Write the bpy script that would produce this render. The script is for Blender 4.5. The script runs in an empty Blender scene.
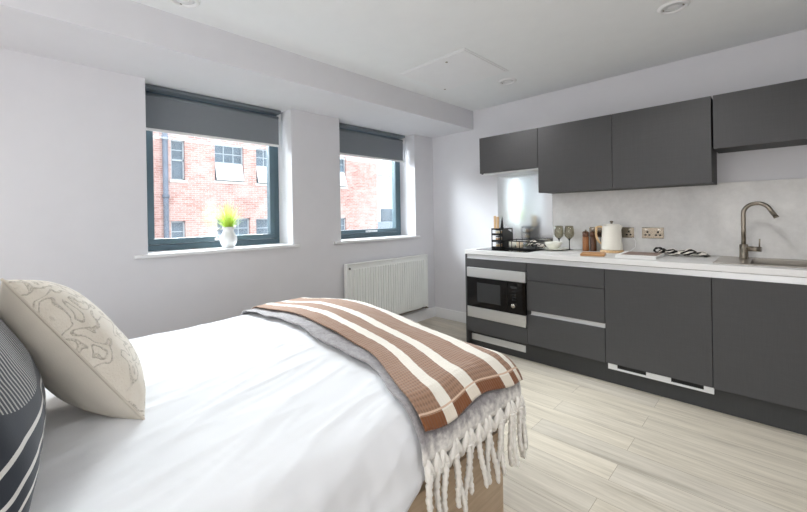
import bpy, bmesh, math, random
from mathutils import Vector, Matrix, noise
random.seed(7)
C = bpy.context.scene.collection
PI = math.pi

# ------------------------------------------------------------------ materials
def new_mat(name):
    m = bpy.data.materials.new(name); m.use_nodes = True
    nt = m.node_tree
    return m, nt, nt.nodes['Principled BSDF']

def srgb(r, g, b):
    f = lambda c: (c/255/12.92) if c/255 <= .04045 else ((c/255+.055)/1.055)**2.4
    return (f(r), f(g), f(b), 1)

def setp(b, **k):
    for n, v in k.items():
        n = n.replace('_', ' ')
        b.inputs[n].default_value = v

def N(nt, t, **k):
    n = nt.nodes.new(t)
    for a, v in k.items(): setattr(n, a, v)
    return n

def coords(nt, scale=(1, 1, 1), kind='Object', rot=(0, 0, 0)):
    tc = N(nt, 'ShaderNodeTexCoord'); mp = N(nt, 'ShaderNodeMapping')
    mp.inputs['Scale'].default_value = scale; mp.inputs['Rotation'].default_value = rot
    nt.links.new(tc.outputs[kind], mp.inputs['Vector'])
    return mp.outputs['Vector']

def ramp(nt, fac, stops, interp='LINEAR'):
    r = N(nt, 'ShaderNodeValToRGB'); cr = r.color_ramp; cr.interpolation = interp
    while len(cr.elements) > 1: cr.elements.remove(cr.elements[-1])
    cr.elements[0].position = stops[0][0]; cr.elements[0].color = stops[0][1]
    for p, c in stops[1:]:
        e = cr.elements.new(p); e.color = c
    nt.links.new(fac, r.inputs['Fac'])
    return r.outputs['Color']

def noise_tex(nt, vec, scale, detail=3, rough=.5, dist=0):
    n = N(nt, 'ShaderNodeTexNoise'); nt.links.new(vec, n.inputs['Vector'])
    n.inputs['Scale'].default_value = scale; n.inputs['Detail'].default_value = detail
    n.inputs['Roughness'].default_value = rough; n.inputs['Distortion'].default_value = dist
    return n.outputs['Fac']

def bump(nt, b, h, strength=.2, dist=.01):
    bp = N(nt, 'ShaderNodeBump'); bp.inputs['Strength'].default_value = strength
    bp.inputs['Distance'].default_value = dist
    nt.links.new(h, bp.inputs['Height']); nt.links.new(bp.outputs['Normal'], b.inputs['Normal'])

def math_n(nt, op, a, b=None, c=None):
    m = N(nt, 'ShaderNodeMath', operation=op)
    for i, v in enumerate((a, b, c)):
        if v is None: continue
        if isinstance(v, (int, float)): m.inputs[i].default_value = v
        else: nt.links.new(v, m.inputs[i])
    return m.outputs[0]

def mixc(nt, fac, a, b, blend='MIX'):
    m = N(nt, 'ShaderNodeMix', data_type='RGBA', blend_type=blend)
    if isinstance(fac, (int, float)): m.inputs[0].default_value = fac
    else: nt.links.new(fac, m.inputs[0])
    for i, v in ((6, a), (7, b)):
        if isinstance(v, tuple): m.inputs[i].default_value = v
        else: nt.links.new(v, m.inputs[i])
    return m.outputs[2]

def plain(name, col, rough=.5, metal=0, var=.04, scale=8, bs=0, bscale=60, **k):
    """a principled colour broken up by a little noise"""
    m, nt, b = new_mat(name)
    v = coords(nt)
    f = noise_tex(nt, v, scale, 3)
    lo = tuple(c*(1-var) for c in col[:3])+(1,); hi = tuple(min(1, c*(1+var)) for c in col[:3])+(1,)
    nt.links.new(ramp(nt, f, [(.3, lo), (.7, hi)]), b.inputs['Base Color'])
    setp(b, Roughness=rough, Metallic=metal, **k)
    if bs: bump(nt, b, noise_tex(nt, v, bscale, 3), bs, .003)
    return m

def wood(name, c1, c2, axis, rough=.5, scale=3, stretch=14):
    m, nt, b = new_mat(name)
    s = [stretch]*3; s['xyz'.index(axis)] = 1
    v = coords(nt, tuple(s))
    f = noise_tex(nt, v, scale, 5, .6, .6)
    nt.links.new(ramp(nt, f, [(.3, c1), (.7, c2)]), b.inputs['Base Color'])
    setp(b, Roughness=rough); bump(nt, b, f, .15, .002)
    return m

M = {}
M['wall'] = plain('wall_paint', srgb(222, 222, 226), .85, var=.01, bs=.05, bscale=200)
M['ceiling'] = plain('ceiling_paint', srgb(238, 241, 243), .9, var=.01)
M['gloss_white'] = plain('white_gloss_paint', srgb(238, 239, 241), .35, var=.01)
M['radiator'] = plain('radiator_enamel', srgb(240, 242, 240), .35, var=.01)
M['frame'] = plain('window_frame_paint', srgb(84, 106, 116), .4, var=.05)
M['gasket'] = plain('black_rubber', srgb(22, 24, 26), .6)
M['chrome'] = plain('chrome', srgb(205, 200, 192), .18, 1, var=.03)
M['nickel'] = plain('brushed_nickel', srgb(150, 142, 130), .28, 1, var=.05, scale=20)
M['alu'] = plain('aluminium', srgb(226, 228, 230), .35, .4, var=.02)
M['white_plastic'] = plain('white_plastic', srgb(235, 235, 235), .4)
M['black_plastic'] = plain('black_plastic', srgb(18, 18, 19), .35)
M['black_metal'] = plain('black_metal', srgb(20, 20, 21), .4, .3)
M['porcelain'] = plain('white_porcelain', srgb(238, 240, 240), .2, var=.01)
M['bowl'] = plain('cream_stoneware', srgb(232, 232, 222), .3, var=.02)
M['kettle'] = plain('cream_enamel', srgb(236, 233, 222), .3, var=.01)
M['dark_void'] = plain('dark_recess', srgb(40, 40, 40), .8)
M['carcass'] = plain('cabinet_carcass', srgb(58, 59, 59), .6)
M['divan'] = wood('bed_base_wood', srgb(170, 146, 120), srgb(204, 182, 154), 'y', .5, 2.5, 9)
M['beech'] = wood('beech', srgb(198, 162, 118), srgb(220, 188, 146), 'z', .5)
M['board_wood'] = wood('board_wood', srgb(160, 112, 68), srgb(196, 148, 100), 'x', .5)
M['mill_wood'] = wood('mill_wood', srgb(120, 72, 36), srgb(170, 112, 64), 'z', .35)
M['mill_dark'] = wood('mill_dark_wood', srgb(50, 30, 18), srgb(106, 66, 38), 'z', .35)

def mat_front(name, col):
    m, nt, b = new_mat(name)
    v1 = coords(nt, (6, 6, 220)); v2 = coords(nt, (220, 6, 6))
    f = math_n(nt, 'ADD', noise_tex(nt, v1, 1.5, 2), noise_tex(nt, v2, 1.5, 2))
    f = math_n(nt, 'MULTIPLY', f, .5)
    lo = tuple(c*.92 for c in col[:3])+(1,); hi = tuple(c*1.08 for c in col[:3])+(1,)
    nt.links.new(ramp(nt, f, [(.35, lo), (.65, hi)]), b.inputs['Base Color'])
    setp(b, Roughness=.5); b.inputs['Specular IOR Level'].default_value = .35; bump(nt, b, f, .04, .001)
    return m
M['front'] = mat_front('graphite_door_finish', srgb(72, 72, 73))
M['plinth'] = mat_front('graphite_plinth_finish', srgb(62, 63, 64))

def mat_floor():
    m, nt, b = new_mat('oak_vinyl_planks')
    v = coords(nt)
    br = N(nt, 'ShaderNodeTexBrick'); nt.links.new(v, br.inputs['Vector'])
    br.offset = .37; br.inputs['Scale'].default_value = 1
    br.inputs['Brick Width'].default_value = 1.22; br.inputs['Row Height'].default_value = .152
    br.inputs['Mortar Size'].default_value = .0012; br.inputs['Mortar Smooth'].default_value = .5
    br.inputs['Color1'].default_value = (0, 0, 0, 1); br.inputs['Color2'].default_value = (1, 1, 1, 1)
    br.inputs['Mortar'].default_value = (.5, .5, .5, 1); br.inputs['Bias'].default_value = 0
    # every plank gets its own piece of grain
    sep = N(nt, 'ShaderNodeSeparateColor'); nt.links.new(br.outputs['Color'], sep.inputs[0])
    off = N(nt, 'ShaderNodeCombineXYZ')
    nt.links.new(math_n(nt, 'MULTIPLY', sep.outputs[0], 17.), off.inputs[0])
    nt.links.new(math_n(nt, 'MULTIPLY', sep.outputs[0], 31.), off.inputs[1])
    add = N(nt, 'ShaderNodeVectorMath', operation='ADD'); nt.links.new(v, add.inputs[0]); nt.links.new(off.outputs[0], add.inputs[1])
    mp = N(nt, 'ShaderNodeMapping'); mp.inputs['Scale'].default_value = (1, 11, 1); nt.links.new(add.outputs[0], mp.inputs[0])
    g = noise_tex(nt, mp.outputs[0], 1.6, 6, .62, .5)
    mp2 = N(nt, 'ShaderNodeMapping'); mp2.inputs['Scale'].default_value = (2, 60, 1); nt.links.new(add.outputs[0], mp2.inputs[0])
    g2 = noise_tex(nt, mp2.outputs[0], 1.5, 4, .6)
    c = ramp(nt, g, [(.28, srgb(140, 133, 122)), (.40, srgb(182, 174, 160)), (.58, srgb(202, 194, 180)), (.8, srgb(216, 209, 196))])
    c = mixc(nt, .3, c, ramp(nt, g2, [(.3, srgb(152, 144, 130)), (.65, srgb(214, 206, 190))]))
    tone = ramp(nt, sep.outputs[0], [(0, (.88, .88, .89, 1)), (.5, (.96, .95, .93, 1)), (1, (1, .99, .97, 1))])
    c = mixc(nt, 1, c, tone, 'MULTIPLY')
    c = mixc(nt, br.outputs['Fac'], c, srgb(128, 120, 106))
    nt.links.new(c, b.inputs['Base Color']); setp(b, Roughness=.42)
    bump(nt, b, g2, .08, .002)
    return m
M['floor'] = mat_floor()

def mat_concrete(name, a, b_, scale=3):
    m, nt, b = new_mat(name)
    v = coords(nt)
    f = noise_tex(nt, v, scale, 6, .65, .3)
    f2 = noise_tex(nt, v, scale*9, 4, .7)
    c = ramp(nt, f, [(.3, a), (.5, tuple((x+y)/2 for x, y in zip(a, b_))), (.68, b_)])
    c = mixc(nt, .25, c, ramp(nt, f2, [(.3, a), (.7, b_)]))
    nt.links.new(c, b.inputs['Base Color']); setp(b, Roughness=.45)
    return m
M['splash'] = mat_concrete('concrete_splashback', srgb(208, 207, 205), srgb(238, 237, 235))
M['worktop'] = mat_concrete('pale_stone_worktop', srgb(190, 190, 189), srgb(212, 212, 210), 4)
M['worktop_edge'] = plain('worktop_edge_white', srgb(236, 236, 236), .4, var=.01)

def mat_steel(name, col, rough, axis='x', wav=0):
    m, nt, b = new_mat(name)
    s = [1, 1, 1]
    s['xyz'.index(axis)] = 1; o = [a for a in 'xyz' if a != axis]
    for a in o: s['xyz'.index(a)] = 120
    v = coords(nt, tuple(s)); f = noise_tex(nt, v, 3, 3)
    nt.links.new(ramp(nt, f, [(.3, tuple(c*.93 for c in col[:3])+(1,)), (.7, col)]), b.inputs['Base Color'])
    setp(b, Roughness=rough, Metallic=1)
    if wav:
        bump(nt, b, noise_tex(nt, coords(nt, (1, 1, .35)), 5, 1), wav, .02)
    return m
M['steel'] = mat_steel('brushed_steel', srgb(232, 233, 232), .42)
M['steel_splash'] = mat_steel('polished_steel_sheet', srgb(238, 240, 240), .15, 'z', .12)
M['sink'] = mat_steel('sink_steel', srgb(188, 182, 174), .28)

m, nt, b = new_mat('oven_glass'); setp(b, Base_Color=srgb(8, 8, 9), Roughness=.06); b.inputs['Specular IOR Level'].default_value = .5; M['black_glass'] = m
M['socket_metal'] = plain('satin_socket_metal', srgb(158, 148, 134), .25, 1)
M['oven_window'] = plain('oven_window', srgb(52, 53, 54), .12)

def mat_pane(name, tint=(1, 1, 1, 1), refl=1.5, base=.03):
    m = bpy.data.materials.new(name); m.use_nodes = True; nt = m.node_tree; nt.nodes.clear()
    out = N(nt, 'ShaderNodeOutputMaterial'); tr = N(nt, 'ShaderNodeBsdfTransparent'); gl = N(nt, 'ShaderNodeBsdfGlossy')
    gl.inputs['Roughness'].default_value = .01; tr.inputs['Color'].default_value = tint
    fr = N(nt, 'ShaderNodeLayerWeight'); fr.inputs['Blend'].default_value = .5
    fs = math_n(nt, 'MULTIPLY_ADD', math_n(nt, 'POWER', fr.outputs['Facing'], 4.5), .9, .03)
    mx = N(nt, 'ShaderNodeMixShader'); nt.links.new(math_n(nt, 'MINIMUM', math_n(nt, 'MULTIPLY', fs, refl), 1.), mx.inputs[0])
    nt.links.new(tr.outputs[0], mx.inputs[1]); nt.links.new(gl.outputs[0], mx.inputs[2]); nt.links.new(mx.outputs[0], out.inputs[0])
    return m
M['pane'] = mat_pane('window_glass', (.97, .98, .98, 1), 1.6)
M['jar_glass'] = mat_pane('jar_glass', (.95, .96, .96, 1), 1.5)
M['smoke_glass'] = mat_pane('smoked_olive_glass', (.80, .785, .72, 1), 2)
M['smoke_stem'] = plain('smoked_glass_stem', srgb(40, 38, 32), .1)

def mat_blind():
    m, nt, b = new_mat('blind_fabric')
    v = coords(nt, (1, 1, 1)); f = noise_tex(nt, v, 300, 2)
    nt.links.new(ramp(nt, f, [(.3, srgb(116, 121, 127)), (.7, srgb(134, 139, 145))]), b.inputs['Base Color'])
    setp(b, Roughness=.85); bump(nt, b, f, .1, .001)
    return m
M['blind'] = mat_blind()
M['blind_case'] = plain('blind_grey_metal', srgb(112, 120, 126), .4, .2)

def cloth(name, col, var=.03, weave=500, bs=.12, rough=.9, sheen=.2):
    m, nt, b = new_mat(name)
    v = coords(nt); f = noise_tex(nt, v, weave, 2); g = noise_tex(nt, v, 12, 4)
    lo = tuple(c*(1-var) for c in col[:3])+(1,); hi = tuple(min(1, c*(1+var)) for c in col[:3])+(1,)
    nt.links.new(ramp(nt, g, [(.3, lo), (.7, hi)]), b.inputs['Base Color'])
    setp(b, Roughness=rough, Sheen_Weight=sheen); bump(nt, b, f, bs, .002)
    return m
M['duvet'] = cloth('white_cotton', srgb(228, 230, 233), .006, 300, .05)
M['fringe'] = cloth('cream_wool', srgb(236, 233, 226), .04, 160, .6)
M['mattress'] = cloth('mattress_ticking', srgb(225, 225, 225))
M['cream_plain'] = cloth('cream_linen', srgb(224, 216, 202), .04, 260, .15)
M['piping'] = cloth('cream_piping', srgb(214, 205, 190))

def uvs(nt):
    tc = N(nt, 'ShaderNodeTexCoord'); s = N(nt, 'ShaderNodeSeparateXYZ'); nt.links.new(tc.outputs['UV'], s.inputs[0])
    return s.outputs[0], s.outputs[1], tc.outputs['UV']

def mat_throw():
    m, nt, b = new_mat('striped_throw')
    u, v, uv = uvs(nt)
    tan = srgb(158, 124, 101); cream = srgb(236, 231, 220)
    jit = math_n(nt, 'MULTIPLY', math_n(nt, 'SUBTRACT', noise_tex(nt, uv, 40, 2), .5), .012)
    vv = math_n(nt, 'ADD', v, jit)
    st = [(0, tan), (.160, cream), (.257, tan), (.406, cream), (.508, tan), (.755, cream), (.86, tan), (.925, cream), (.965, tan)]
    c = ramp(nt, vv, st, 'CONSTANT')
    # woven ribs
    w1 = N(nt, 'ShaderNodeTexWave', wave_type='BANDS', bands_direction='X'); w1.inputs['Scale'].default_value = 36; nt.links.new(uv, w1.inputs['Vector'])
    w2 = N(nt, 'ShaderNodeTexWave', wave_type='BANDS', bands_direction='Y'); w2.inputs['Scale'].default_value = 15; nt.links.new(uv, w2.inputs['Vector'])
    for w in (w1, w2): w.inputs['Distortion'].default_value = .6
    ww = math_n(nt, 'MULTIPLY', math_n(nt, 'ADD', w1.outputs['Fac'], w2.outputs['Fac']), .5)
    dk = ramp(nt, ww, [(.1, (.62, .6, .58, 1)), (.6, (1, 1, 1, 1))])
    iscream = ramp(nt, vv, [(p, (1, 1, 1, 1) if cc == cream else (0, 0, 0, 1)) for p, cc in st], 'CONSTANT')
    dk = mixc(nt, iscream, dk, (1, 1, 1, 1))
    c = mixc(nt, .8, c, dk, 'MULTIPLY')
    # rust hem with a pale stitched line
    hem = srgb(122, 74, 40)
    c2 = mixc(nt, math_n(nt, 'GREATER_THAN', u, .984), c, mixc(nt, iscream, hem, srgb(226, 216, 200)))
    ln = math_n(nt, 'MULTIPLY', math_n(nt, 'GREATER_THAN', u, .9795), math_n(nt, 'LESS_THAN', u, .982))
    c3 = mixc(nt, ln, c2, srgb(214, 186, 162))
    nt.links.new(c3, b.inputs['Base Color']); setp(b, Roughness=.95, Sheen_Weight=.2)
    bump(nt, b, ww, .5, .004)
    return m
M['throw'] = mat_throw()
def mat_blanket():
    m, nt, b = new_mat('grey_wool_with_cream_edge')
    u, v, uv = uvs(nt); oc = coords(nt)
    g = ramp(nt, noise_tex(nt, oc, 60, 4, .7), [(.3, srgb(128, 124, 126)), (.7, srgb(166, 162, 163))])
    ee = math_n(nt, 'ADD', u, math_n(nt, 'MULTIPLY', math_n(nt, 'SUBTRACT', noise_tex(nt, oc, 45, 3), .5), .05))
    k = ramp(nt, ee, [(.972, (0, 0, 0, 1)), (.995, (1, 1, 1, 1))])
    nt.links.new(mixc(nt, k, g, srgb(232, 229, 223)), b.inputs['Base Color']); setp(b, Roughness=.95, Sheen_Weight=.3)
    bump(nt, b, noise_tex(nt, oc, 160, 3), .6, .003)
    return m
M['blanket'] = mat_blanket()

def mat_embroidered():
    m, nt, b = new_mat('embroidered_linen')
    v = coords(nt, (1, 1, 1))
    n1 = noise_tex(nt, v, 13, 1.5, .45, .5)
    d1 = math_n(nt, 'ABSOLUTE', math_n(nt, 'SUBTRACT', n1, .47))
    d2 = math_n(nt, 'ABSOLUTE', math_n(nt, 'SUBTRACT', n1, .60))
    d = math_n(nt, 'MINIMUM', d1, d2)
    line = ramp(nt, d, [(.0, (1, 1, 1, 1)), (.014, (1, 1, 1, 1)), (.022, (0, 0, 0, 1))])
    beads = noise_tex(nt, v, 190, 1)
    base = ramp(nt, noise_tex(nt, v, 14, 3), [(.3, srgb(228, 219, 204)), (.7, srgb(236, 229, 216))])
    lc = ramp(nt, beads, [(.35, srgb(190, 181, 165)), (.6, srgb(222, 214, 200))])
    nt.links.new(mixc(nt, line, base, lc), b.inputs['Base Color']); setp(b, Roughness=.9, Sheen_Weight=.2)
    h = math_n(nt, 'ADD', math_n(nt, 'MULTIPLY', line, 1.), math_n(nt, 'MULTIPLY', beads, .5))
    bump(nt, b, h, .7, .006)
    return m
M['cream_emb'] = mat_embroidered()

def mat_dark_cushion():
    m, nt, b = new_mat('charcoal_patterned_cotton')
    u, v, uv = uvs(nt)
    navy = srgb(44, 49, 58); white = srgb(222, 220, 214)
    # hand-drawn fine lines that fill a round-ended lobe
    du = math_n(nt, 'SUBTRACT', u, .42); dv = math_n(nt, 'SUBTRACT', v, .76)
    r2 = math_n(nt, 'SQRT', math_n(nt, 'ADD', math_n(nt, 'MULTIPLY', du, du), math_n(nt, 'MULTIPLY', dv, dv)))
    inside = math_n(nt, 'LESS_THAN', r2, .40)
    wob = math_n(nt, 'MULTIPLY', noise_tex(nt, uv, 6, 2), .03)
    sn = math_n(nt, 'SINE', math_n(nt, 'MULTIPLY', math_n(nt, 'ADD', u, wob), 420.))
    lines = math_n(nt, 'MULTIPLY', math_n(nt, 'GREATER_THAN', sn, .35), inside)
    # border stripes along the lower edge
    w = math_n(nt, 'ADD', v, math_n(nt, 'MULTIPLY', math_n(nt, 'SUBTRACT', noise_tex(nt, uv, 5, 1), .5), .03))
    def band(a, b_): return math_n(nt, 'MULTIPLY', math_n(nt, 'GREATER_THAN', w, a), math_n(nt, 'LESS_THAN', w, b_))
    bands = math_n(nt, 'ADD', band(.17, .185), math_n(nt, 'ADD', band(.225, .24), band(.30, .315)))
    tri = math_n(nt, 'MULTIPLY', math_n(nt, 'LESS_THAN', math_n(nt, 'ABSOLUTE', math_n(nt, 'SUBTRACT', v, .22)), .035),
                 math_n(nt, 'GREATER_THAN', math_n(nt, 'SINE', math_n(nt, 'MULTIPLY', u, 40.)), .7))
    f = math_n(nt, 'MINIMUM', math_n(nt, 'ADD', lines, bands), 1.)
    f = math_n(nt, 'MULTIPLY', f, math_n(nt, 'SUBTRACT', .92, math_n(nt, 'MULTIPLY', inside, .42)))
    nt.links.new(mixc(nt, f, navy, white), b.inputs['Base Color']); setp(b, Roughness=.9, Sheen_Weight=.15)
    bump(nt, b, noise_tex(nt, coords(nt), 400, 2), .15, .002)
    return m
M['dark_cushion'] = mat_dark_cushion()

def mat_brick():
    m, nt, b = new_mat('red_brick')
    tc = N(nt, 'ShaderNodeTexCoord'); s = N(nt, 'ShaderNodeSeparateXYZ'); nt.links.new(tc.outputs['Object'], s.inputs[0])
    cb = N(nt, 'ShaderNodeCombineXYZ'); nt.links.new(s.outputs[1], cb.inputs[0]); nt.links.new(s.outputs[2], cb.inputs[1])
    br = N(nt, 'ShaderNodeTexBrick'); nt.links.new(cb.outputs[0], br.inputs['Vector'])
    br.inputs['Scale'].default_value = 1; br.inputs['Brick Width'].default_value = .225; br.inputs['Row Height'].default_value = .075
    br.inputs['Mortar Size'].default_value = .006
    br.inputs['Color1'].default_value = srgb(168, 118, 108); br.inputs['Color2'].default_value = srgb(196, 156, 148)  # brick colours paled so the outdoor haze and overexposure are in them
    br.inputs['Mortar'].default_value = srgb(212, 196, 190)
    f = noise_tex(nt, coords(nt), .9, 5, .7)
    c = mixc(nt, ramp(nt, f, [(.45, (0, 0, 0, 1)), (.72, (.7, .7, .7, 1))]), br.outputs['Color'], srgb(216, 194, 188))
    nt.links.new(c, b.inputs['Base Color']); setp(b, Roughness=.9)
    return m
M['brick'] = mat_brick()
M['ext_glass'] = plain('sky_reflecting_glass', srgb(98, 112, 124), .15, 0, var=.3, scale=2.5)
M['ext_frame'] = plain('pale_painted_frame', srgb(176, 184, 190), .6)
M['ext_sash'] = plain('painted_sky_sash', srgb(236, 238, 240), .3, var=.02)  # white colour stands in for sky reflected in the open sashes
M['stone'] = plain('pale_stone', srgb(214, 206, 198), .8)
M['pipe'] = plain('grey_cast_iron', srgb(104, 112, 126), .6, var=.2, scale=3)
M['pale_render'] = plain('pale_render', srgb(236, 238, 240), .9, var=.02)
M['slate'] = plain('blue_slate', srgb(150, 162, 172), .8, var=.1)
M['tarmac'] = plain('tarmac', srgb(130, 130, 130), .9)

def mat_grass():
    m, nt, b = new_mat('grass_blades')
    v = coords(nt); s = N(nt, 'ShaderNodeSeparateXYZ'); nt.links.new(v, s.inputs[0])
    f = math_n(nt, 'MULTIPLY', math_n(nt, 'SUBTRACT', s.outputs[2], .03), 5.5)
    nt.links.new(ramp(nt, f, [(0, srgb(96, 150, 30)), (.3, srgb(186, 216, 70)), (1, srgb(240, 244, 170))]), b.inputs['Base Color'])
    setp(b, Roughness=.6); b.inputs['Subsurface Weight'].default_value = .0
    return m
M['grass'] = mat_grass()

def mat_towel():
    m, nt, b = new_mat('black_cream_patterned_cotton')
    u, v, uv = uvs(nt)
    w = N(nt, 'ShaderNodeTexWave', wave_type='BANDS', bands_direction='DIAGONAL'); nt.links.new(uv, w.inputs['Vector'])
    w.inputs['Scale'].default_value = 3.2; w.inputs['Distortion'].default_value = 5; w.inputs['Detail'].default_value = 1; w.inputs['Detail Scale'].default_value = 1.5
    nt.links.new(ramp(nt, w.outputs['Fac'], [(.46, srgb(28, 26, 24)), (.52, srgb(232, 228, 218))]), b.inputs['Base Color'])
    setp(b, Roughness=.9)
    return m
M['towel'] = mat_towel()
M['page'] = plain('paper_pages', srgb(236, 236, 234), .8)
M['book_cover'] = mat_concrete('brown_photo_cover', srgb(92, 70, 62), srgb(150, 128, 116), 22)
M['spice_a'] = plain('ochre_spice', srgb(196, 168, 128), .9, var=.2, scale=80)
M['spice_b'] = plain('tan_spice', srgb(170, 134, 98), .9, var=.2, scale=80)
M['spice_c'] = plain('pale_grain', srgb(214, 200, 176), .9, var=.2, scale=80)
M['hole'] = plain('socket_hole', srgb(14, 14, 14), .6)
M['print_white'] = plain('white_marking', srgb(190, 190, 190), .5)

# ------------------------------------------------------------------ mesh helpers
class MB:
    def __init__(s): s.bm = bmesh.new()
    def _new(s, before):
        return [v for v in s.bm.verts if v.index == -1 or v not in before]
    def box(s, x0, x1, y0, y1, z0, z1, bev=0, seg=2, rot=None):
        t = bmesh.new(); bmesh.ops.create_cube(t, size=1)
        bmesh.ops.scale(t, vec=(abs(x1-x0), abs(y1-y0), abs(z1-z0)), verts=t.verts)
        if bev: bmesh.ops.bevel(t, geom=t.edges[:], offset=bev, segments=seg, profile=.5, affect='EDGES')
        if rot is not None: bmesh.ops.transform(t, matrix=rot.to_4x4(), verts=t.verts)
        bmesh.ops.translate(t, vec=((x0+x1)/2, (y0+y1)/2, (z0+z1)/2), verts=t.verts)
        return s.join(t)
    def join(s, t):
        me = bpy.data.meshes.new('tmp'); t.to_mesh(me); t.free(); s.bm.from_mesh(me); bpy.data.meshes.remove(me); return s
    def tube(s, pts, r, seg=10, cap=True):
        pts = [Vector(p) for p in pts]; n = len(pts)
        rr = r if isinstance(r, (list, tuple)) else [r]*n
        rings = []; up = None
        for i, p in enumerate(pts):
            d = (pts[min(i+1, n-1)] - pts[max(i-1, 0)])
            d = d.normalized() if d.length > 1e-9 else Vector((0, 0, 1))
            if up is None:
                up = Vector((0, 0, 1)) if abs(d.z) < .9 else Vector((1, 0, 0))
            a = d.cross(up).normalized(); b = a.cross(d).normalized(); up = b
            rings.append([s.bm.verts.new(p + (a*math.cos(2*PI*k/seg)+b*math.sin(2*PI*k/seg))*rr[i]) for k in range(seg)])
        for i in range(n-1):
            for k in range(seg):
                f = s.bm.faces.new((rings[i][k], rings[i][(k+1) % seg], rings[i+1][(k+1) % seg], rings[i+1][k])); f.smooth = True
        if cap:
            s.bm.faces.new(rings[0][::-1]); s.bm.faces.new(rings[-1])
        return s
    def lathe(s, prof, c=(0, 0, 0), seg=32):
        rings = []
        for r, z in prof:
            if r < 1e-6: rings.append([s.bm.verts.new((c[0], c[1], c[2]+z))])
            else: rings.append([s.bm.verts.new((c[0]+r*math.cos(2*PI*k/seg), c[1]+r*math.sin(2*PI*k/seg), c[2]+z)) for k in range(seg)])
        for a, b in zip(rings, rings[1:]):
            for k in range(seg):
                k2 = (k+1) % seg
                if len(a) == 1 and len(b) == 1: continue
                if len(a) == 1: f = s.bm.faces.new((a[0], b[k2], b[k]))
                elif len(b) == 1: f = s.bm.faces.new((a[k], a[k2], b[0]))
                else: f = s.bm.faces.new((a[k], a[k2], b[k2], b[k]))
                f.smooth = True
        return s
    def grid(s, fn, nu, nv, uv=None):
        V = [[s.bm.verts.new(fn(i/nu, j/nv)) for j in range(nv+1)] for i in range(nu+1)]
        L = s.bm.loops.layers.uv.verify() if uv else None
        for i in range(nu):
            for j in range(nv):
                f = s.bm.faces.new((V[i][j], V[i+1][j], V[i+1][j+1], V[i][j+1])); f.smooth = True
                if uv:
                    for lp, (a, b) in zip(f.loops, ((i, j), (i+1, j), (i+1, j+1), (i, j+1))): lp[L].uv = (a/nu, b/nv)
        return s
    def tf(s, mat):
        bmesh.ops.transform(s.bm, matrix=mat, verts=s.bm.verts); return s
    def build(s, name, mat, parent=None, loc=None, fix=True):
        if fix: bmesh.ops.recalc_face_normals(s.bm, faces=s.bm.faces)
        if loc is not None: bmesh.ops.translate(s.bm, vec=-Vector(loc), verts=s.bm.verts)
        me = bpy.data.meshes.new(name); s.bm.to_mesh(me); s.bm.free(); me.materials.append(mat)
        o = bpy.data.objects.new(name, me); C.objects.link(o)
        if loc is not None: o.location = loc
        if parent is not None: o.parent = parent
        return o

def tag(o, label=None, cat=None, group=None, kind=None):
    if label: o['label'] = label
    if cat: o['category'] = cat
    if group: o['group'] = group
    if kind: o['kind'] = kind
    return o
def thing(name, label, cat, loc=(0, 0, 0), group=None, rz=0, kind=None):
    o = bpy.data.objects.new(name, None); C.objects.link(o); o.location = loc; o.rotation_euler = (0, 0, rz)
    o.empty_display_size = .05
    return tag(o, label, cat, group, kind)
def struct(name, mb, mat, parent=None):
    o = mb.build(name, mat, parent)
    if parent is None: o['kind'] = 'structure'
    return o
def copy_tree(o, parent=None):
    c = o.copy(); C.objects.link(c)
    if parent is not None: c.parent = parent
    for ch in list(o.children): copy_tree(ch, c)
    return c
# children are built in world coordinates of an unrotated thing: shift by the thing's base
def P(mb, name, mat, root, label=None):
    loc = Vector(root.location)
    p = root.parent
    while p: loc += Vector(p.location); p = p.parent
    bmesh.ops.translate(mb.bm, vec=-loc, verts=mb.bm.verts)
    o = mb.build(name, mat, root)
    if label: o['label'] = label
    return o

def wall_cells(mb, x0, x1, y0, y1, z0, z1, holes, axis='y'):
    """a slab with rectangular holes; holes are (a0,a1,z0,z1) along the given axis"""
    lo, hi = (y0, y1) if axis == 'y' else (x0, x1)
    A = sorted({lo, hi, *[h[0] for h in holes], *[h[1] for h in holes]})
    Z = sorted({z0, z1, *[h[2] for h in holes], *[h[3] for h in holes]})
    for a, b in zip(A, A[1:]):
        run = None
        for c, d in zip(Z, Z[1:]):
            hole = any(h[0] <= a+1e-6 and h[1] >= b-1e-6 and h[2] <= c+1e-6 and h[3] >= d-1e-6 for h in holes)
            if hole:
                if run: emit(mb, axis, a, b, x0, x1, y0, y1, *run); run = None
            else: run = (run[0], d) if run else (c, d)
        if run: emit(mb, axis, a, b, x0, x1, y0, y1, *run)
def emit(mb, axis, a, b, x0, x1, y0, y1, c, d):
    if axis == 'y': mb.box(x0, x1, a, b, c, d)
    else: mb.box(a, b, y0, y1, c, d)

# ------------------------------------------------------------------ room shell
H = 2.395; ZB = 2.19; BD = .60; RX = 4.15; RY = -5.70
W1 = (-2.97, -1.90); W2 = (-1.39, -.327); ZS = 1.007
struct('floor', MB().box(-.32, RX+.2, RY-.2, .2, -.12, 0), M['floor'])
struct('ceiling', MB().box(-.32, RX+.2, RY-.2, .2, H, H+.12), M['ceiling'])
mb = MB(); wall_cells(mb, -.32, 0, RY-.2, .2, 0, H, [(W1[0], W1[1], ZS-.025, ZB), (W2[0], W2[1], ZS-.025, ZB)])
struct('wall_left', mb, M['wall'])
struct('wall_back', MB().box(0, RX+.2, 0, .2, 0, H), M['wall'])
RW = (.7, 3.6, .25, 2.15)      # opening added behind the camera to hold the fill light
mb = MB(); wall_cells(mb, 0, RX+.2, RY-.2, RY, 0, H, [RW], 'x'); struct('wall_front', mb, M['wall'])
struct('wall_right', MB().box(RX, RX+.2, RY, 0, 0, H), M['wall'])
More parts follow.
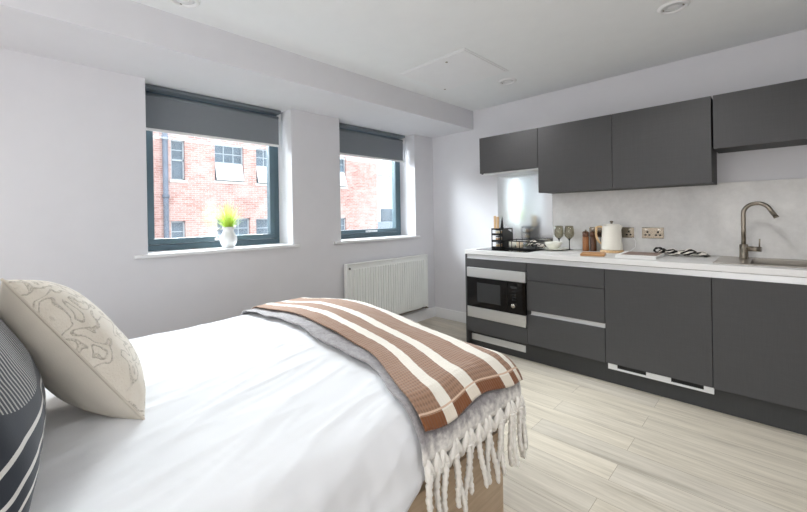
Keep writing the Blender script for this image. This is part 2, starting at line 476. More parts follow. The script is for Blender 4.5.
struct('trim_1', MB().box(.0, BD, RY, 0, ZB, H), M['wall'])           # boxed beam over the windows
struct('baseboard_left', MB().box(0, .015, RY, 0, 0, .12, .003), M['gloss_white'])
struct('baseboard_back', MB().box(.015, .90, -.015, 0, 0, .12, .003), M['gloss_white'])
struct('baseboard_right', MB().box(RX-.015, RX, RY, -.65, 0, .12, .003), M['gloss_white'])

def window(name, y0, y1, s0, s1):
    w = thing(name, None, None, (-.24, (y0+y1)/2, ZS), kind='structure')
    fr = MB(); X0, X1 = -.31, -.245; T = .045
    fr.box(X0, X1, y0, y1, ZS, ZS+T, .003); fr.box(X0, X1, y0, y1, ZB-T, ZB, .003)
    fr.box(X0, X1, y0, y0+T, ZS+T, ZB-T, .003); fr.box(X0, X1, y1-T, y1, ZS+T, ZB-T, .003)
    P(fr, 'window_frame', M['frame'], w)
    sa = MB(); a, b, c, d = y0+T+.003, y1-T-.003, ZS+T+.003, ZB-T-.003; T2 = .042; X0, X1 = -.30, -.235
    sa.box(X0, X1, a, b, c, c+T2, .004); sa.box(X0, X1, a, b, d-T2, d, .004)
    sa.box(X0, X1, a, a+T2, c+T2, d-T2, .004); sa.box(X0, X1, b-T2, b, c+T2, d-T2, .004)
    sash = P(sa, 'window_sash', M['frame'], w)
    P(MB().box(-.268, -.264, a+T2-.005, b-T2+.005, c+T2-.005, d-T2+.005), 'window_pane', M['pane'], w)
    P(MB().box(-.290, -.286, a+T2-.005, b-T2+.005, c+T2-.005, d-T2+.005), 'window_pane', M['pane'], w)
    h = MB(); ym = (y0+y1)/2
    h.box(-.235, -.222, ym-.035, ym+.035, c+.008, c+.030, .004); h.tube([(-.225, ym, c+.02), (-.205, ym, c+.02)], .007)
    h.box(-.212, -.198, ym-.012, ym+.115, c+.012, c+.030, .005)
    P(h, 'window_handle', M['alu'], w)
    sl = MB().box(-.24, .001, y0+.001, y1-.001, ZS-.025, ZS); sl.box(-.002, .033, s0, s1, ZS-.025, ZS, .006, 3)
    P(sl, 'window_sill', M['gloss_white'], w)
    # daylight portal (only guides the sky light through the opening)
    L = bpy.data.lights.new('window_daylight_portal', 'AREA'); L.shape = 'RECTANGLE'; L.size = ZB-ZS; L.size_y = y1-y0
    L.cycles.is_portal = True; o = bpy.data.objects.new('window_daylight_portal', L); C.objects.link(o)
    o.location = (-.325, ym, (ZS+ZB)/2); o.rotation_euler = (0, -PI/2, 0)
    return w
window('window_1', *W1, -3.05, -1.851)
window('window_2', *W2, -1.479, -.281)

def blind(label, y0, y1, zbot):
    b = thing('roller_blind', label, 'blind', (-.14, (y0+y1)/2, zbot), 'roller blinds over the two windows')
    P(MB().box(-.1415, -.1395, y0+.008, y1-.012, zbot+.02, 2.135), 'blind_fabric', M['blind'], b)
    c = MB(); c.tube([(-.152, y0+.008, 2.125), (-.152, y1-.012, 2.125)], .017, 16)
    P(c, 'roller_tube', M['blind_case'], b)
    P(MB().box(-.19, -.105, y0+.004, y1-.004, 2.158, 2.186, .004), 'head_rail', M['blind_case'], b)
    P(MB().box(-.148, -.134, y0+.008, y1-.012, zbot, zbot+.02, .004), 'bottom_bar', M['white_plastic'], b)
    for y in (y0+.004, y1-.004): P(MB().box(-.185, -.115, y-.003, y+.003, 2.095, 2.158, .001), 'bracket', M['white_plastic'], b)
    ch = MB(); yc = y1-.006
    for dx in (-.008, .012): ch.tube([(-.13+dx, yc, 2.13), (-.13+dx, yc, 1.36)], .0016, 6)
    ch.tube([(-.138, yc, 1.36), (-.128, yc, 1.35), (-.118, yc, 1.36)], .0016, 6)
    P(ch, 'pull_chain', M['white_plastic'], b)
blind('dark grey roller blind part lowered over the window with the white jug', -2.968, -1.935, 1.868)
blind('dark grey roller blind part lowered over the window above the radiator', -1.388, -.368, 1.872)

# ceiling fittings
hx = thing('access_hatch', 'white square access hatch flush in the ceiling beside the boxed beam', 'hatch', (1.155, -1.09, H))
mb = MB()
for a in ((.83, 1.48, -1.39, -1.375), (.83, 1.48, -.805, -.79), (.83, .845, -1.375, -.805), (1.465, 1.48, -1.375, -.805)):
    mb.box(a[0], a[1], a[2], a[3], H-.005, H-.0005, .001)
P(mb, 'hatch_frame', M['gloss_white'], hx)
P(MB().box(.848, 1.462, -1.372, -.808, H-.0065, H-.0008, .001), 'hatch_panel', M['gloss_white'], hx)
for hx_, y in ((1.25, -1.30), (.80+.06, -.83)): P(MB().lathe([(0, -.009), (.009, -.009), (.010, -.0062)], (hx_, y, H), 14), 'hatch_lock', M['nickel'], hx)

def downlight(x, y, label):
    d = thing('downlight', label, 'ceiling light', (x, y, H), 'recessed ceiling downlights')
    P(MB().lathe([(.052, -.001), (.055, -.012), (.070, -.010), (.078, -.001)], (x, y, H), 36), 'trim_ring', M['gloss_white'], d)
    P(MB().lathe([(0, -.002), (.028, -.002), (.03, -.0055), (.045, -.006), (.051, -.001)], (x, y, H), 32), 'tilting_lamp_holder', M['alu'], d)
    P(MB().lathe([(0, -.0035), (.024, -.0035), (.026, -.0025)], (x, y, H), 24), 'lamp_lens', M['gloss_white'], d)
    for s in (-1, 1): P(MB().box(x+s*.047-.004, x+s*.047+.004, y-.005, y+.005, H-.0085, H-.005, .001), 'lamp_clip', M['nickel'], d)
downlight(1.35, -.58, 'round white recessed downlight beside the ceiling access hatch')
downlight(2.60, -.955, 'round recessed downlight in the ceiling above the tap and sink end')
downlight(.80, -2.95, 'round recessed downlight cut by the photo top, near the window beam')

# radiator
rd = thing('radiator', 'white ribbed panel radiator on the wall under the small window', 'radiator', (0, -.82, .165))
y0, y1, z0, z1 = -1.385, -.215, .165, .783
mb = MB(); n = 31; span = (y1-y0-.09)
mb.box(.066, .073, y0+.01, y1-.01, z0+.01, z1-.012, .002)
for k in range(n):
    yc = y0+.045+span*(k+.5)/n
    mb.box(.072, .082, yc-span/n*.36, yc+span/n*.36, z0+.03, z1-.055, .0045, 2)
P(mb, 'front_panel', M['radiator'], rd)
mb = MB(); mb.box(.028, .084, y0, y1, z1-.012, z1, .003)
P(mb, 'top_grille', M['radiator'], rd)
for y in (y0, y1-.008): P(MB().box(.03, .080, y, y+.008, z0, z1-.012, .002), 'side_panel', M['radiator'], rd)
P(MB().box(.030, .036, y0+.01, y1-.01, z0+.01, z1-.012, .001), 'rear_panel', M['radiator'], rd)
P(MB().tube([(.080, y0+.03, z1-.045), (.090, y0+.03, z1-.045)], .010, 12), 'blanking_plug', M['black_plastic'], rd, 'dark plug at the top corner')
mb = MB(); mb.tube([(.058, y1-.03, z0+.006), (.058, y1+.014, z0-.012)], .011, 12); mb.tube([(.058, y1-.02, z0-.010), (.02, y1-.02, z0-.016), (.001, y1-.02, z0-.016)], .0075, 10); mb.tube([(.058, y0+.06, z0-.006), (.058, y1-.02, z0-.006)], .006, 8)
P(mb, 'radiator_valve', M['nickel'], rd)
for y in (-1.2, -.45): P(MB().box(.0, .032, y-.02, y+.02, z0+.08, z1-.08, .002), 'wall_bracket', M['radiator'], rd)

# ------------------------------------------------------------------ kitchen
F = -.614; FB = -.596
def base_unit(name, label, x0, x1, cat='cabinet', top=.83):
    t = thing(name, label, cat, ((x0+x1)/2, -.3, 0))
    P(MB().box(x0+.001, x1-.001, FB+.004, -.012, .15, top), 'carcass', M['carcass'], t)
    return t
def front(t, name, x0, x1, z0, z1):
    return P(MB().box(x0+.0018, x1-.0018, F, FB, z0, z1, .0012, 1), name, M['front'], t)
def rail(t, x0, x1):
    mb = MB(); mb.box(x0, x1, -.606, -.600, .836, .868); mb.box(x0, x1, -.6125, -.600, .8315, .836, .001)
    P(mb, 'handle_channel', M['alu'], t, 'silver recessed finger rail')
XO, X1, X2, X3, X4, X5 = .918, 1.515, 2.115, 2.7175, 3.3175, 3.92
ov = base_unit('oven_cabinet', 'dark grey end cabinet housing the built-in microwave', XO, X1)
P(MB().box(.90, .918, F, -.012, .0, .871, .001), 'end_panel', M['front'], ov)
front(ov, 'top_fascia', XO, X1, .752, .830); front(ov, 'lower_panel', XO, X1, .152, .284); rail(ov, XO, X1)
mw = thing('built_in_microwave', 'black glass microwave with silver trims built into the end cabinet', 'microwave', (1.21, -.61, .29))
P(MB().box(XO+.004, X1-.006, F-.006, FB, .662, .750, .002), 'top_trim', M['steel'], mw, 'brushed silver strip above the door')
P(MB().box(XO+.004, X1-.006, F-.006, FB, .288, .386, .002), 'bottom_trim', M['steel'], mw, 'brushed silver strip below the door')
P(MB().box(XO+.004, 1.345, F-.010, FB, .388, .660, .002), 'oven_door', M['black_glass'], mw)
P(MB().box(1.347, X1-.006, F-.010, FB, .388, .660, .002), 'control_panel', M['black_glass'], mw)
P(MB().box(1.035, 1.275, F-.0108, F-.009, .440, .615, .0005), 'door_window', M['oven_window'], mw, 'grey see-through window')
kb = MB(); kb.lathe([(0, .024), (.015, .024), (.018, .020), (.019, 0)], (0, 0, 0), 24)
kb.tf(Matrix.Translation((1.405, F-.010, .458)) @ Matrix.Rotation(PI/2, 4, 'X'))
P(kb, 'control_knob', M['chrome'], mw, 'round chrome knob')
P(MB().box(1.375, 1.435, F-.0108, F-.009, .600, .622, .0005), 'display', M['oven_window'], mw)
for k in range(4): P(MB().box(1.390, 1.420, F-.0108, F-.009, .500+.024*k, .509+.024*k, .0003), 'touch_button', M['oven_window'], mw)

dr = base_unit('drawer_cabinet', 'dark grey base cabinet with one shallow and two deep drawers', X1, X2)
front(dr, 'drawer_front', X1, X2, .688, .830); front(dr, 'drawer_front', X1, X2, .436, .684); front(dr, 'drawer_front', X1, X2, .155, .402); rail(dr, X1, X2)
mb = MB(); mb.box(X1+.03, X2-.001, -.594, -.589, .400, .436); mb.box(X1+.03, X2-.001, -.606, -.589, .4025, .409, .001)
P(mb, 'middle_handle_channel', M['alu'], dr, 'silver finger rail between the deep drawers')
fr = base_unit('fridge_cabinet', 'single-door dark grey base unit with a silver vent below its door', X2, X3)
front(fr, 'door', X2, X3, .158, .830); rail(fr, X2, X3)
mb = MB(); vx0, vx1 = X2+.014, X3+.004
mb.box(vx0, vx1, -.606, -.598, .116, .130, .001)
for a, b in ((vx0, vx0+.06), (vx0+.235, vx0+.375), (vx1-.05, vx1)): mb.box(a, b, -.606, -.598, .130, .155, .001)
vg = P(mb, 'vent_grille', M['alu'], fr, 'silver plinth vent with two dark slots')
for a, b in ((vx0+.06, vx0+.235), (vx0+.375, vx1-.05)):
    mb = MB(); mb.box(a, b, -.598, -.592, .130, .157)
    for k in range(18): mb.box(a+(b-a)*k/18, a+(b-a)*k/18+.004, -.604, -.598, .131, .150)
    P(mb, 'vent_slot', M['dark_void'], vg)
sk = base_unit('sink_cabinet', 'dark grey base cabinet below the sink at the right edge', X3, X5, top=.745)
front(sk, 'door', X3, X4, .155, .830); front(sk, 'door', X4, X5, .155, .830); rail(sk, X3, X5)


pl = thing('kitchen_plinth', 'long dark grey plinth board along the foot of the kitchen units', 'plinth', (2.2, -.56, 0))
P(MB().box(.918, X5, -.562, -.546, 0, .148, .001), 'plinth_board', M['plinth'], pl)
mb = MB(); mb.box(.93, 1.475, -.568, -.562, .060, .118, .001); og = P(mb, 'oven_vent_grille', M['alu'], pl, 'silver rectangular vent under the microwave cabinet')
mb = MB()
for k in range(5): mb.box(.945, 1.46, -.5695, -.5675, .068+.0095*k, .0715+.0095*k)
P(mb, 'vent_slot', M['steel'], og)

# worktop with a cut-out for the sink bowl
SX0, SX1, SY0, SY1 = 2.885, 3.34, -.47, -.12
mb = MB(); WY = -.62
mb.box(.90, X5, WY+.003, SY0, .872, .910); mb.box(.90, X5, SY1, -.002, .872, .910)
mb.box(.90, SX0, SY0, SY1, .872, .910); mb.box(SX1, X5, SY0, SY1, .872, .910)
wt = mb.build('worktop', M['worktop']); tag(wt, 'long pale stone-look worktop running over all the base cabinets', 'worktop')
ed = MB().box(.90, X5, WY, WY+.003, .8725, .9098, .0008, 1).build('edge_band', M['worktop_edge'], wt)

# splashback
mb = MB(); mb.box(1.4885, X5, -.012, -.0008, .9115, 1.4388, .001); sp = mb.build('splashback', M['splash'])
tag(sp, 'pale concrete-look splashback panel behind kettle, sockets and tap', 'splashback')
mb = MB(); mb.box(.899, 1.4875, -.014, -.001, .9115, 1.650, .001)
ss = mb.build('steel_splashback', M['steel_splash']); tag(ss, 'shiny steel splashback sheet behind the hob, reflecting the windows', 'splashback')

# wall cabinets
D = -.3154; DB = -.2974; ZT = 2.0046
def wall_unit(label, x0, x1, z0, grp='dark grey wall cabinets'):
    t = thing('wall_cabinet', label, 'cabinet', ((x0+x1)/2, -.15, z0), grp)
    P(MB().box(x0+.001, x1-.001, DB+.002, -.0145 if z0 < 1.43 else -.002, z0, ZT-.002, .001, 1), 'carcass', M['carcass'], t)
    n = 2 if x1-x0 > .9 else 1; wd = (x1-x0)/n
    for k in range(n): P(MB().box(x0+k*wd+.0015, x0+(k+1)*wd-.0015, D, DB, z0-.002, ZT, .0012, 1), 'door', M['front'], t)
    return t
hc = wall_unit('short dark grey wall cabinet at the left end, above the hob', .880, 1.4905, 1.6525)
wall_unit('tall dark grey wall cabinet above the wine glasses', 1.4905, 2.0925, 1.4256)
wall_unit('tall dark grey wall cabinet above the double sockets', 2.0925, 2.6985, 1.4256)
wall_unit('short dark grey wall cabinet at the right, above the tap', 2.706, 3.914, 1.652)
hd = thing('extractor_hood', 'slim silver extractor under the short left wall cabinet', 'extractor hood', (1.19, -.16, 1.637))
P(MB().box(.905, 1.485, -.29, -.016, 1.636, 1.6515, .003), 'hood_body', M['steel'], hd)
P(MB().box(.98, 1.41, -.25, -.06, 1.633, 1.637, .001), 'grease_filter', M['alu'], hd)
P(MB().box(.882, .904, -.29, -.016, 1.645, 1.6515, .001), 'dark_gap_strip', M['dark_void'], hd)  # dark strip drawn for the gap left of the hood

# sockets
def socket(x0, x1, label):
    t = thing('double_socket', label, 'socket', ((x0+x1)/2, -.012, 1.07), 'silver double sockets')
    P(MB().box(x0, x1, -.018, -.0115, 1.026, 1.113, .002), 'face_plate', M['socket_metal'], t)
    for cx in (x0+.038, x1-.038):
        mb = MB()
        mb.box(cx-.0065, cx+.0065, -.0188, -.017, 1.069, 1.083, .0003)
        for d in (-.014, .014): mb.box(cx+d-.007, cx+d+.007, -.0188, -.017, 1.047, 1.058, .0003)
        o = P(mb, 'pin_holes', M['hole'], t)
    for cx in (x0+.030, x1-.030): P(MB().box(cx-.010, cx+.010, -.0215, -.0175, 1.090, 1.104, .0015), 'rocker_switch', M['chrome'], t)
    return t
socket(1.816, 1.962, 'silver double socket partly hidden behind the mills and kettle handle')
socket(2.018, 2.164, 'silver double socket peeping out on the spout side of the kettle')
socket(2.222, 2.370, 'silver double socket fully in view, furthest right of the three')

# hob
hb = thing('hob', 'black glass hob set in the worktop at the left end', 'hob', (1.21, -.31, .91))
P(MB().box(.99, 1.50, -.56, -.05, .9102, .9145, .0015), 'hob_glass', M['black_glass'], hb)
for cx, cy, r in ((1.10, -.43, .07), (1.10, -.18, .09), (1.36, -.43, .09), (1.36, -.18, .07)):
    P(MB().lathe([(r, .0048), (r+.002, .0049), (r+.004, .0048)], (cx, cy, .91), 40), 'cooking_zone', M['oven_window'], hb)

# sink
sn = thing('sink', 'inset stainless steel sink and drainer beside the tap', 'sink', (3.1, -.3, .91))
mb = MB(); z = .9125
mb.box(2.715, SX0, -.525, -.055, .9102, z, .0008); mb.box(SX1, 3.62, -.525, -.055, .9102, z, .0008)
mb.box(SX0, SX1, -.525, SY0, .9102, z, .0008); mb.box(SX0, SX1, SY1, -.055, .9102, z, .0008)
for a in ((2.715, 3.62, -.525, -.519), (2.715, 3.62, -.061, -.055), (2.715, 2.721, -.519, -.061), (3.614, 3.62, -.519, -.061)): mb.box(a[0], a[1], a[2], a[3], z, z+.002, .0008)
P(mb, 'sink_rim', M['sink'], sn)
mb = MB(); t_ = .0012; zb = .76; e = .002
mb.box(SX0+e, SX0+e+t_, SY0+e, SY1-e, zb, z); mb.box(SX1-e-t_, SX1-e, SY0+e, SY1-e, zb, z); mb.box(SX0+e, SX1-e, SY0+e, SY0+e+t_, zb, z); mb.box(SX0+e, SX1-e, SY1-e-t_, SY1-e, zb, z); mb.box(SX0+e, SX1-e, SY0+e, SY1-e, zb-t_, zb)
bo = P(mb, 'bowl', M['sink'], sn)
P(MB().lathe([(0, .001), (.03, .001), (.038, .003), (.042, .0005)], ((SX0+SX1)/2, -.30, zb), 28), 'drain', M['chrome'], sn)
mb = MB()
for k in range(7): mb.box(3.42, 3.59, -.48+.062*k, -.474+.062*k, z, z+.0015, .0006)
P(mb, 'drainer_ridges', M['sink'], sn)

# tap
TX, TY, TZ = 2.841, -.115, .9125
tp = thing('kitchen_tap', 'tall brushed swan-neck kitchen tap with a side lever', 'tap', (TX, TY, TZ))
P(MB().lathe([(0, 0), (.027, 0), (.027, .005), (.0235, .008), (.0235, .092), (.020, .096), (0, .096)], (TX, TY, TZ), 32), 'tap_body', M['nickel'], tp)
pts = [(0, .09), (0, .20), (0, .297)]; R_ = .070; 
for k in range(1, 19):
    a = PI - PI*.86*k/18
    pts.append((R_+R_*math.cos(a), .300+R_*math.sin(a)))
ax = pts[-1]; dx, dz = pts[-1][0]-pts[-2][0], pts[-1][1]-pts[-2][1]; l = math.hypot(dx, dz)
pts.append((ax[0]+dx/l*.062, ax[1]+dz/l*.062))
dirx, diry = math.cos(math.radians(-12)), math.sin(math.radians(-12))
P(MB().tube([(TX+p*dirx, TY+p*diry, TZ+q) for p, q in pts], .0125, 16), 'spout', M['nickel'], tp)
e_ = pts[-1]; P(MB().tube([(TX+(e_[0]-dx/l*.012)*dirx, TY+(e_[0]-dx/l*.012)*diry, TZ+e_[1]-dz/l*.012), (TX+(e_[0]+dx/l*.002)*dirx, TY+(e_[0]+dx/l*.002)*diry, TZ+e_[1]+dz/l*.002)], .0138, 16), 'aerator', M['nickel'], tp)
lv = P(MB().tube([(TX+.018, TY-.004, TZ+.066), (TX+.088, TY-.020, TZ+.066)], .0165, 18), 'lever_barrel', M['nickel'], tp)
P(MB().tube([(TX+.078, TY-.018, TZ+.075), (TX+.080, TY-.018, TZ+.135)], .0042, 10), 'lever_pin', M['nickel'], lv)

# spice rack with jars
rx0, rx1, ry0, ry1 = 1.075, 1.165, -.42, -.20; rz = .9150
rk = thing('spice_rack', 'black metal tiered spice rack standing on the hob', 'rack', ((rx0+rx1)/2, (ry0+ry1)/2, rz))
for x in (rx0, rx1):
    for y in (ry0, ry1): P(MB().box(x-.004, x+.004, y-.004, y+.004, rz, rz+.19, .001), 'upright', M['black_metal'], rk)
for k, zz in enumerate((.004, .066, .128)):
    mb = MB(); mb.box(rx0-.004, rx1+.004, ry0-.004, ry1+.004, rz+zz-.003, rz+zz+.003, .001)
    mb.box(rx0-.004, rx1+.004, ry0-.006, ry0-.003, rz+zz, rz+zz+.018, .0008); mb.box(rx1+.003, rx1+.006, ry0, ry1, rz+zz, rz+zz+.018, .0008)
    P(mb, 'shelf', M['black_metal'], rk)
mb = MB(); mb.box(rx0-.004, rx1+.004, ry0-.005, ry0+.003, rz+.178, rz+.192, .001); mb.box(rx1-.003, rx1+.005, ry0, ry1, rz+.178, rz+.192, .001); mb.box(rx0-.005, rx0+.003, ry0, ry1, rz+.178, rz+.192, .001)
P(mb, 'top_rail', M['black_metal'], rk)
mb = MB(); v = [mb.bm.verts.new(p) for p in ((rx1+.006, ry0+.02, rz+.02), (rx1+.006, ry1, rz+.02), (rx1+.006, ry1, rz+.14), (rx1+.006, ry0+.09, rz+.19), (rx1+.006, ry0+.02, rz+.19))]
f = mb.bm.faces.new(v); g = bmesh.ops.extrude_face_region(mb.bm, geom=[f]); bmesh.ops.translate(mb.bm, vec=(.003, 0, 0), verts=[q for q in g['geom'] if isinstance(q, bmesh.types.BMVert)])
P(mb, 'side_plate', M['black_metal'], rk)
names = {0: ('lowest', 'spice_a'), 1: ('middle', 'spice_b'), 2: ('top', 'spice_c')}
for k in range(3):
    for q, (jx, jy) in enumerate(((1.120, -.385), (1.120, -.315), (1.120, -.245))):
        zz = rz+(.004, .066, .128)[k]+.0035
        where = ('at the front', 'in the middle', 'at the back')[q]
        j = thing('spice_jar', 'small glass spice jar %s of the %s shelf of the black rack' % (where, names[k][0]), 'jar', (jx, jy, zz), 'spice jars in the black rack')
        P(MB().lathe([(0, 0), (.023, 0), (.025, .003), (.025, .036), (.021, .042)], (jx, jy, zz), 20), 'glass_body', M['jar_glass'], j)
        P(MB().lathe([(0, .002), (.0225, .002), (.0225, .032), (0, .034)], (jx, jy, zz), 20), 'contents', M[names[(k+q) % 3][1]], j)
        P(MB().lathe([(.0235, .040), (.0235, .050), (0, .050)], (jx, jy, zz), 20), 'lid', M['black_plastic'], j)
# wooden boards standing in the rack top
for q, (bx_, lab, hh) in enumerate(((1.098, 'pale wooden spatula blade standing in the rack top, nearer the wall corner', .125), (1.128, 'pale wooden spatula blade standing in the rack top, nearer the splashback', .118))):
    o = MB()
    o.box(bx_-.011, bx_+.015, -.408, -.400, rz+.185, rz+.185+hh, .0035, 2)
    o.box(bx_-.004, bx_+.006, -.407, -.401, rz+.180, rz+.19, .001)
    ob = o.build('wooden_spatula', M['beech'], loc=(bx_, -.404, rz+.18)); tag(ob, lab, 'utensil', 'wooden spatulas in the black rack')
o = MB(); o.box(-.018, .018, -.0015, .0015, 0, .12, .001)
for vv in o.bm.verts:
    if vv.co.z > .06: vv.co.x = vv.co.x*.15+.004
o.tf(Matrix.Translation((1.168, -.395, rz+.182)))
ob = o.build('kitchen_scraper', M['black_plastic'], loc=(1.168, -.395, rz+.182)); tag(ob, 'dark pointed kitchen utensil standing beside the pale spatulas', 'utensil')

# low black tray rack with towel
tr = thing('black_tray', 'low black railed tray on the hob beside the spice rack', 'tray', (1.34, -.27, .915))
tx0, tx1, ty0, ty1 = 1.188, 1.50, -.40, -.16; tz = .9150
P(MB().box(tx0, tx1, ty0, ty1, tz, tz+.012, .003), 'tray_base', M['black_metal'], tr)
mb = MB(); zr = tz+.078
mb.tube([(tx0, ty0, zr), (tx1, ty0, zr-.006), (tx1, ty1, zr-.006), (tx0, ty1, zr), (tx0, ty0, zr)], .005, 8)
P(mb, 'top_rail', M['black_metal'], tr)
for x, y in ((tx0, ty0), (tx0, ty1), (tx1, ty0), (tx1, ty1), ((tx0+tx1)/2, ty0), (tx0+.08, ty0)): P(MB().tube([(x, y, tz+.008), (x, y, zr-.002)], .0035, 8), 'post', M['black_metal'], tr)
for q, (x, y, r, h, mt, lab) in enumerate(((1.235, -.33, .032, .058, 'bowl', 'small pale pot in the black tray, next to the spice rack'),
                                      (1.310, -.33, .030, .052, 'spice_c', 'small beige pot in the middle of the black tray'))):
    ob = MB().lathe([(0, 0), (r*.85, 0), (r, .006), (r, h), (r-.004, h), (r-.005, .008), (0, .008)], (x, y, tz+.0125), 24).build('small_pot', M[mt], loc=(x, y, tz+.0125)); tag(ob, lab, 'pot', 'small pots in the black tray')
def roll(u, v):
    a = 2*PI*v; x = 1.345+.18*u; rr = .020+.009*math.sin(7*u+2*math.cos(a))+.007*noise.noise(Vector((u*6, math.cos(a), math.sin(a))))
    e = min(1, 6*u, 6*(1-u))**.5 if 0 < u < 1 else 0
    rr *= max(e, .05)
    return Vector((x, -.26+1.7*rr*math.cos(a)+.02*math.sin(5*u), tz+.030+.9*rr*math.sin(a)+.030*math.sin(PI*min(1, u*1.3))))
ob = MB().grid(roll, 40, 20, True).build('patterned_cloth', M['towel'], loc=(1.42, -.26, tz+.02)); tag(ob, 'rolled black and cream cloth lying in the black tray', 'cloth')

# bowl on plate, glasses
px, py = 1.585, -.22
ob = MB().lathe([(0, 0), (.055, 0), (.060, .004), (.122, .017), (.124, .020), (.120, .020), (.060, .0075), (0, .006)], (px, py, .9103), 40).build('side_plate_dish', M['bowl'], loc=(px, py, .9103)); ob.name = 'plate'
tag(ob, 'shallow cream plate under the small bowl on the worktop', 'plate')
ob = MB().lathe([(0, 0), (.032, 0), (.034, .005), (.058, .025), (.072, .052), (.074, .066), (.0715, .067), (.069, .053), (.055, .028), (.030, .010), (0, .009)], (px-.008, py, .9178), 40).build('bowl', M['bowl'], loc=(px-.008, py, .9178))
tag(ob, 'small cream bowl stacked on the shallow plate', 'bowl')
def glass(x, y, label):
    t = thing('wine_glass', label, 'wine glass', (x, y, .9103), 'smoked wine glasses')
    P(MB().lathe([(.004, .092), (.018, .100), (.036, .120), (.042, .142), (.040, .175), (.034, .215), (.0335, .215), (.0395, .175), (.041, .142), (.035, .121), (.017, .102), (.0, .096)], (x, y, .9103), 36), 'glass_bowl', M['smoke_glass'], t, 'translucent smoky olive bowl')
    P(MB().lathe([(0, 0), (.034, 0), (.034, .002), (.006, .006), (.004, .012), (.0038, .08), (.008, .092), (.016, .099), (0, .099)], (x, y, .9103), 28), 'stem_and_foot', M['smoke_stem'], t, 'dark stem and round foot')
glass(1.583, -.105, 'smoked wine glass nearer the hob, its foot hidden by the bowl')
glass(1.679, -.115, 'smoked wine glass nearer the pepper mills, stem fully visible')

# salt and pepper mills
def mill(x, y, mk, label):
    t = thing('mill', label, 'mill', (x, y, .9103), 'wooden salt and pepper mills')
    P(MB().lathe([(0, 0), (.027, 0), (.027, .01), (.025, .05), (.0255, .118), (.024, .122), (0, .122)], (x, y, .9103), 28), 'mill_body', M[mk], t)
    P(MB().lathe([(.0, .123), (.024, .123), (.0265, .128), (.0265, .160), (.020, .168), (0, .170)], (x, y, .9103), 28), 'mill_head', M['mill_dark'], t, 'darker wooden head')
    P(MB().lathe([(0, .169), (.006, .170), (.008, .176), (.005, .182), (0, .183)], (x, y, .9103), 16), 'knob', M['nickel'], t)
mill(1.822, -.125, 'mill_wood', 'tall reddish-brown wooden mill, the one nearer the wine glasses')
mill(1.880, -.115, 'mill_dark', 'tall dark brown wooden mill, the one nearer the kettle')

# kettle
kx, ky = 2.035, -.15
kt = thing('kettle', 'cream electric kettle with a pale wooden handle and base', 'kettle', (kx, ky, .9103))
P(MB().lathe([(0, 0), (.084, 0), (.086, .004), (.086, .018), (.080, .020), (0, .020)], (kx, ky, .9103), 44), 'power_base', M['beech'], kt, 'pale wooden base ring')
P(MB().lathe([(0, .022), (.078, .022), (.079, .030), (.068, .215), (.064, .224), (0, .226)], (kx, ky, .9103), 44), 'kettle_body', M['kettle'], kt)
P(MB().lathe([(.060, .2255), (.058, .232), (.02, .236), (0, .236)], (kx, ky, .9103), 36), 'lid', M['kettle'], kt)
P(MB().lathe([(0, .235), (.008, .237), (.007, .244), (.013, .250), (.012, .258), (0, .260)], (kx, ky, .9103), 20), 'lid_knob', M['nickel'], kt, 'small grey metal knob')
mb = MB(); hp = [(-.055, 0, .206), (-.090, -.01, .212), (-.112, -.015, .206), (-.116, -.015, .15), (-.108, -.015, .108), (-.090, -.01, .080), (-.068, -.002, .062)]
mb.tube([(kx+a, ky+b, .9103+c) for a, b, c in hp], [.008, .009, .0095, .009, .009, .008, .007], 12)
P(mb, 'handle', M['beech'], kt, 'angular pale wooden handle')
mb = MB(); mb.tube([(kx+.050, ky, 1.095), (kx+.068, ky, 1.120), (kx+.076, ky, 1.130)], [.020, .012, .006], 14)
P(mb, 'spout', M['kettle'], kt)
mb = MB(); mb.tube([(kx+.080, ky+.02, .922), (kx+.125, ky+.03, .925), (kx+.155, ky+.06, .955), (kx+.150, ky+.10, 1.0), (kx+.12, ky+.128, 1.03)], .003, 8)
P(mb, 'power_cable', M['white_plastic'], kt)

# chopping board, book, tea towel
mb = MB(); mb.box(-.083, .083, -.085, .085, 0, .019, .005, 3)
ob = mb.build('chopping_board', M['board_wood'], loc=(0, 0, 0)); ob.location = (1.995, -.470, .9103); ob.rotation_euler = (0, 0, math.radians(13))
tag(ob, 'small brown wooden board lying in front of the mills and kettle', 'chopping board')
bk = thing('magazine', 'thin white-edged book with a brown cover lying on the worktop', 'book', (2.285, -.375, .9103), rz=math.radians(2))
def PL(mb, name, mat, root, label=None):
    o = mb.build(name, mat, root)
    if label: o['label'] = label
    return o
PL(MB().box(-.125, .125, -.155, .155, .002, .018, .001), 'pages', M['page'], bk, 'white page block')
PL(MB().box(-.128, .128, -.158, .158, .0, .002), 'back_cover', M['page'], bk)
PL(MB().box(-.128, .128, -.158, .158, .018, .0205, .0006), 'front_cover', M['page'], bk)
PL(MB().box(-.100, .120, -.110, .150, .0205, .0210), 'cover_picture', M['book_cover'], bk, 'brown cover picture')
def twist(u, v):
    a = 2*PI*v
    x = 2.345+.325*u
    lump = .5+.5*math.sin(u*21+1)
    e = (min(1, 7*u, 7*(1-u)))**.6 if 0 < u < 1 else 0
    rr = (.018+.011*lump+.006*noise.noise(Vector((u*9, 2*math.cos(a), 2*math.sin(a)))))*max(e, .06)*(1.15-.3*u)
    rid = 1+.22*math.sin(3*a+u*34)
    y = -.17+.018*math.sin(u*9)+.02*u
    return Vector((x, y+1.7*rr*rid*math.cos(a), .9110+.020*max(e, .2)+rr*rid*math.sin(a)*.95*(1 if math.sin(a) > 0 else .7)+.004*math.sin(u*13)))
tw = thing('tea_towel', 'twisted black and cream patterned tea towel lying before the splashback', 'tea towel', (2.5, -.17, .911))
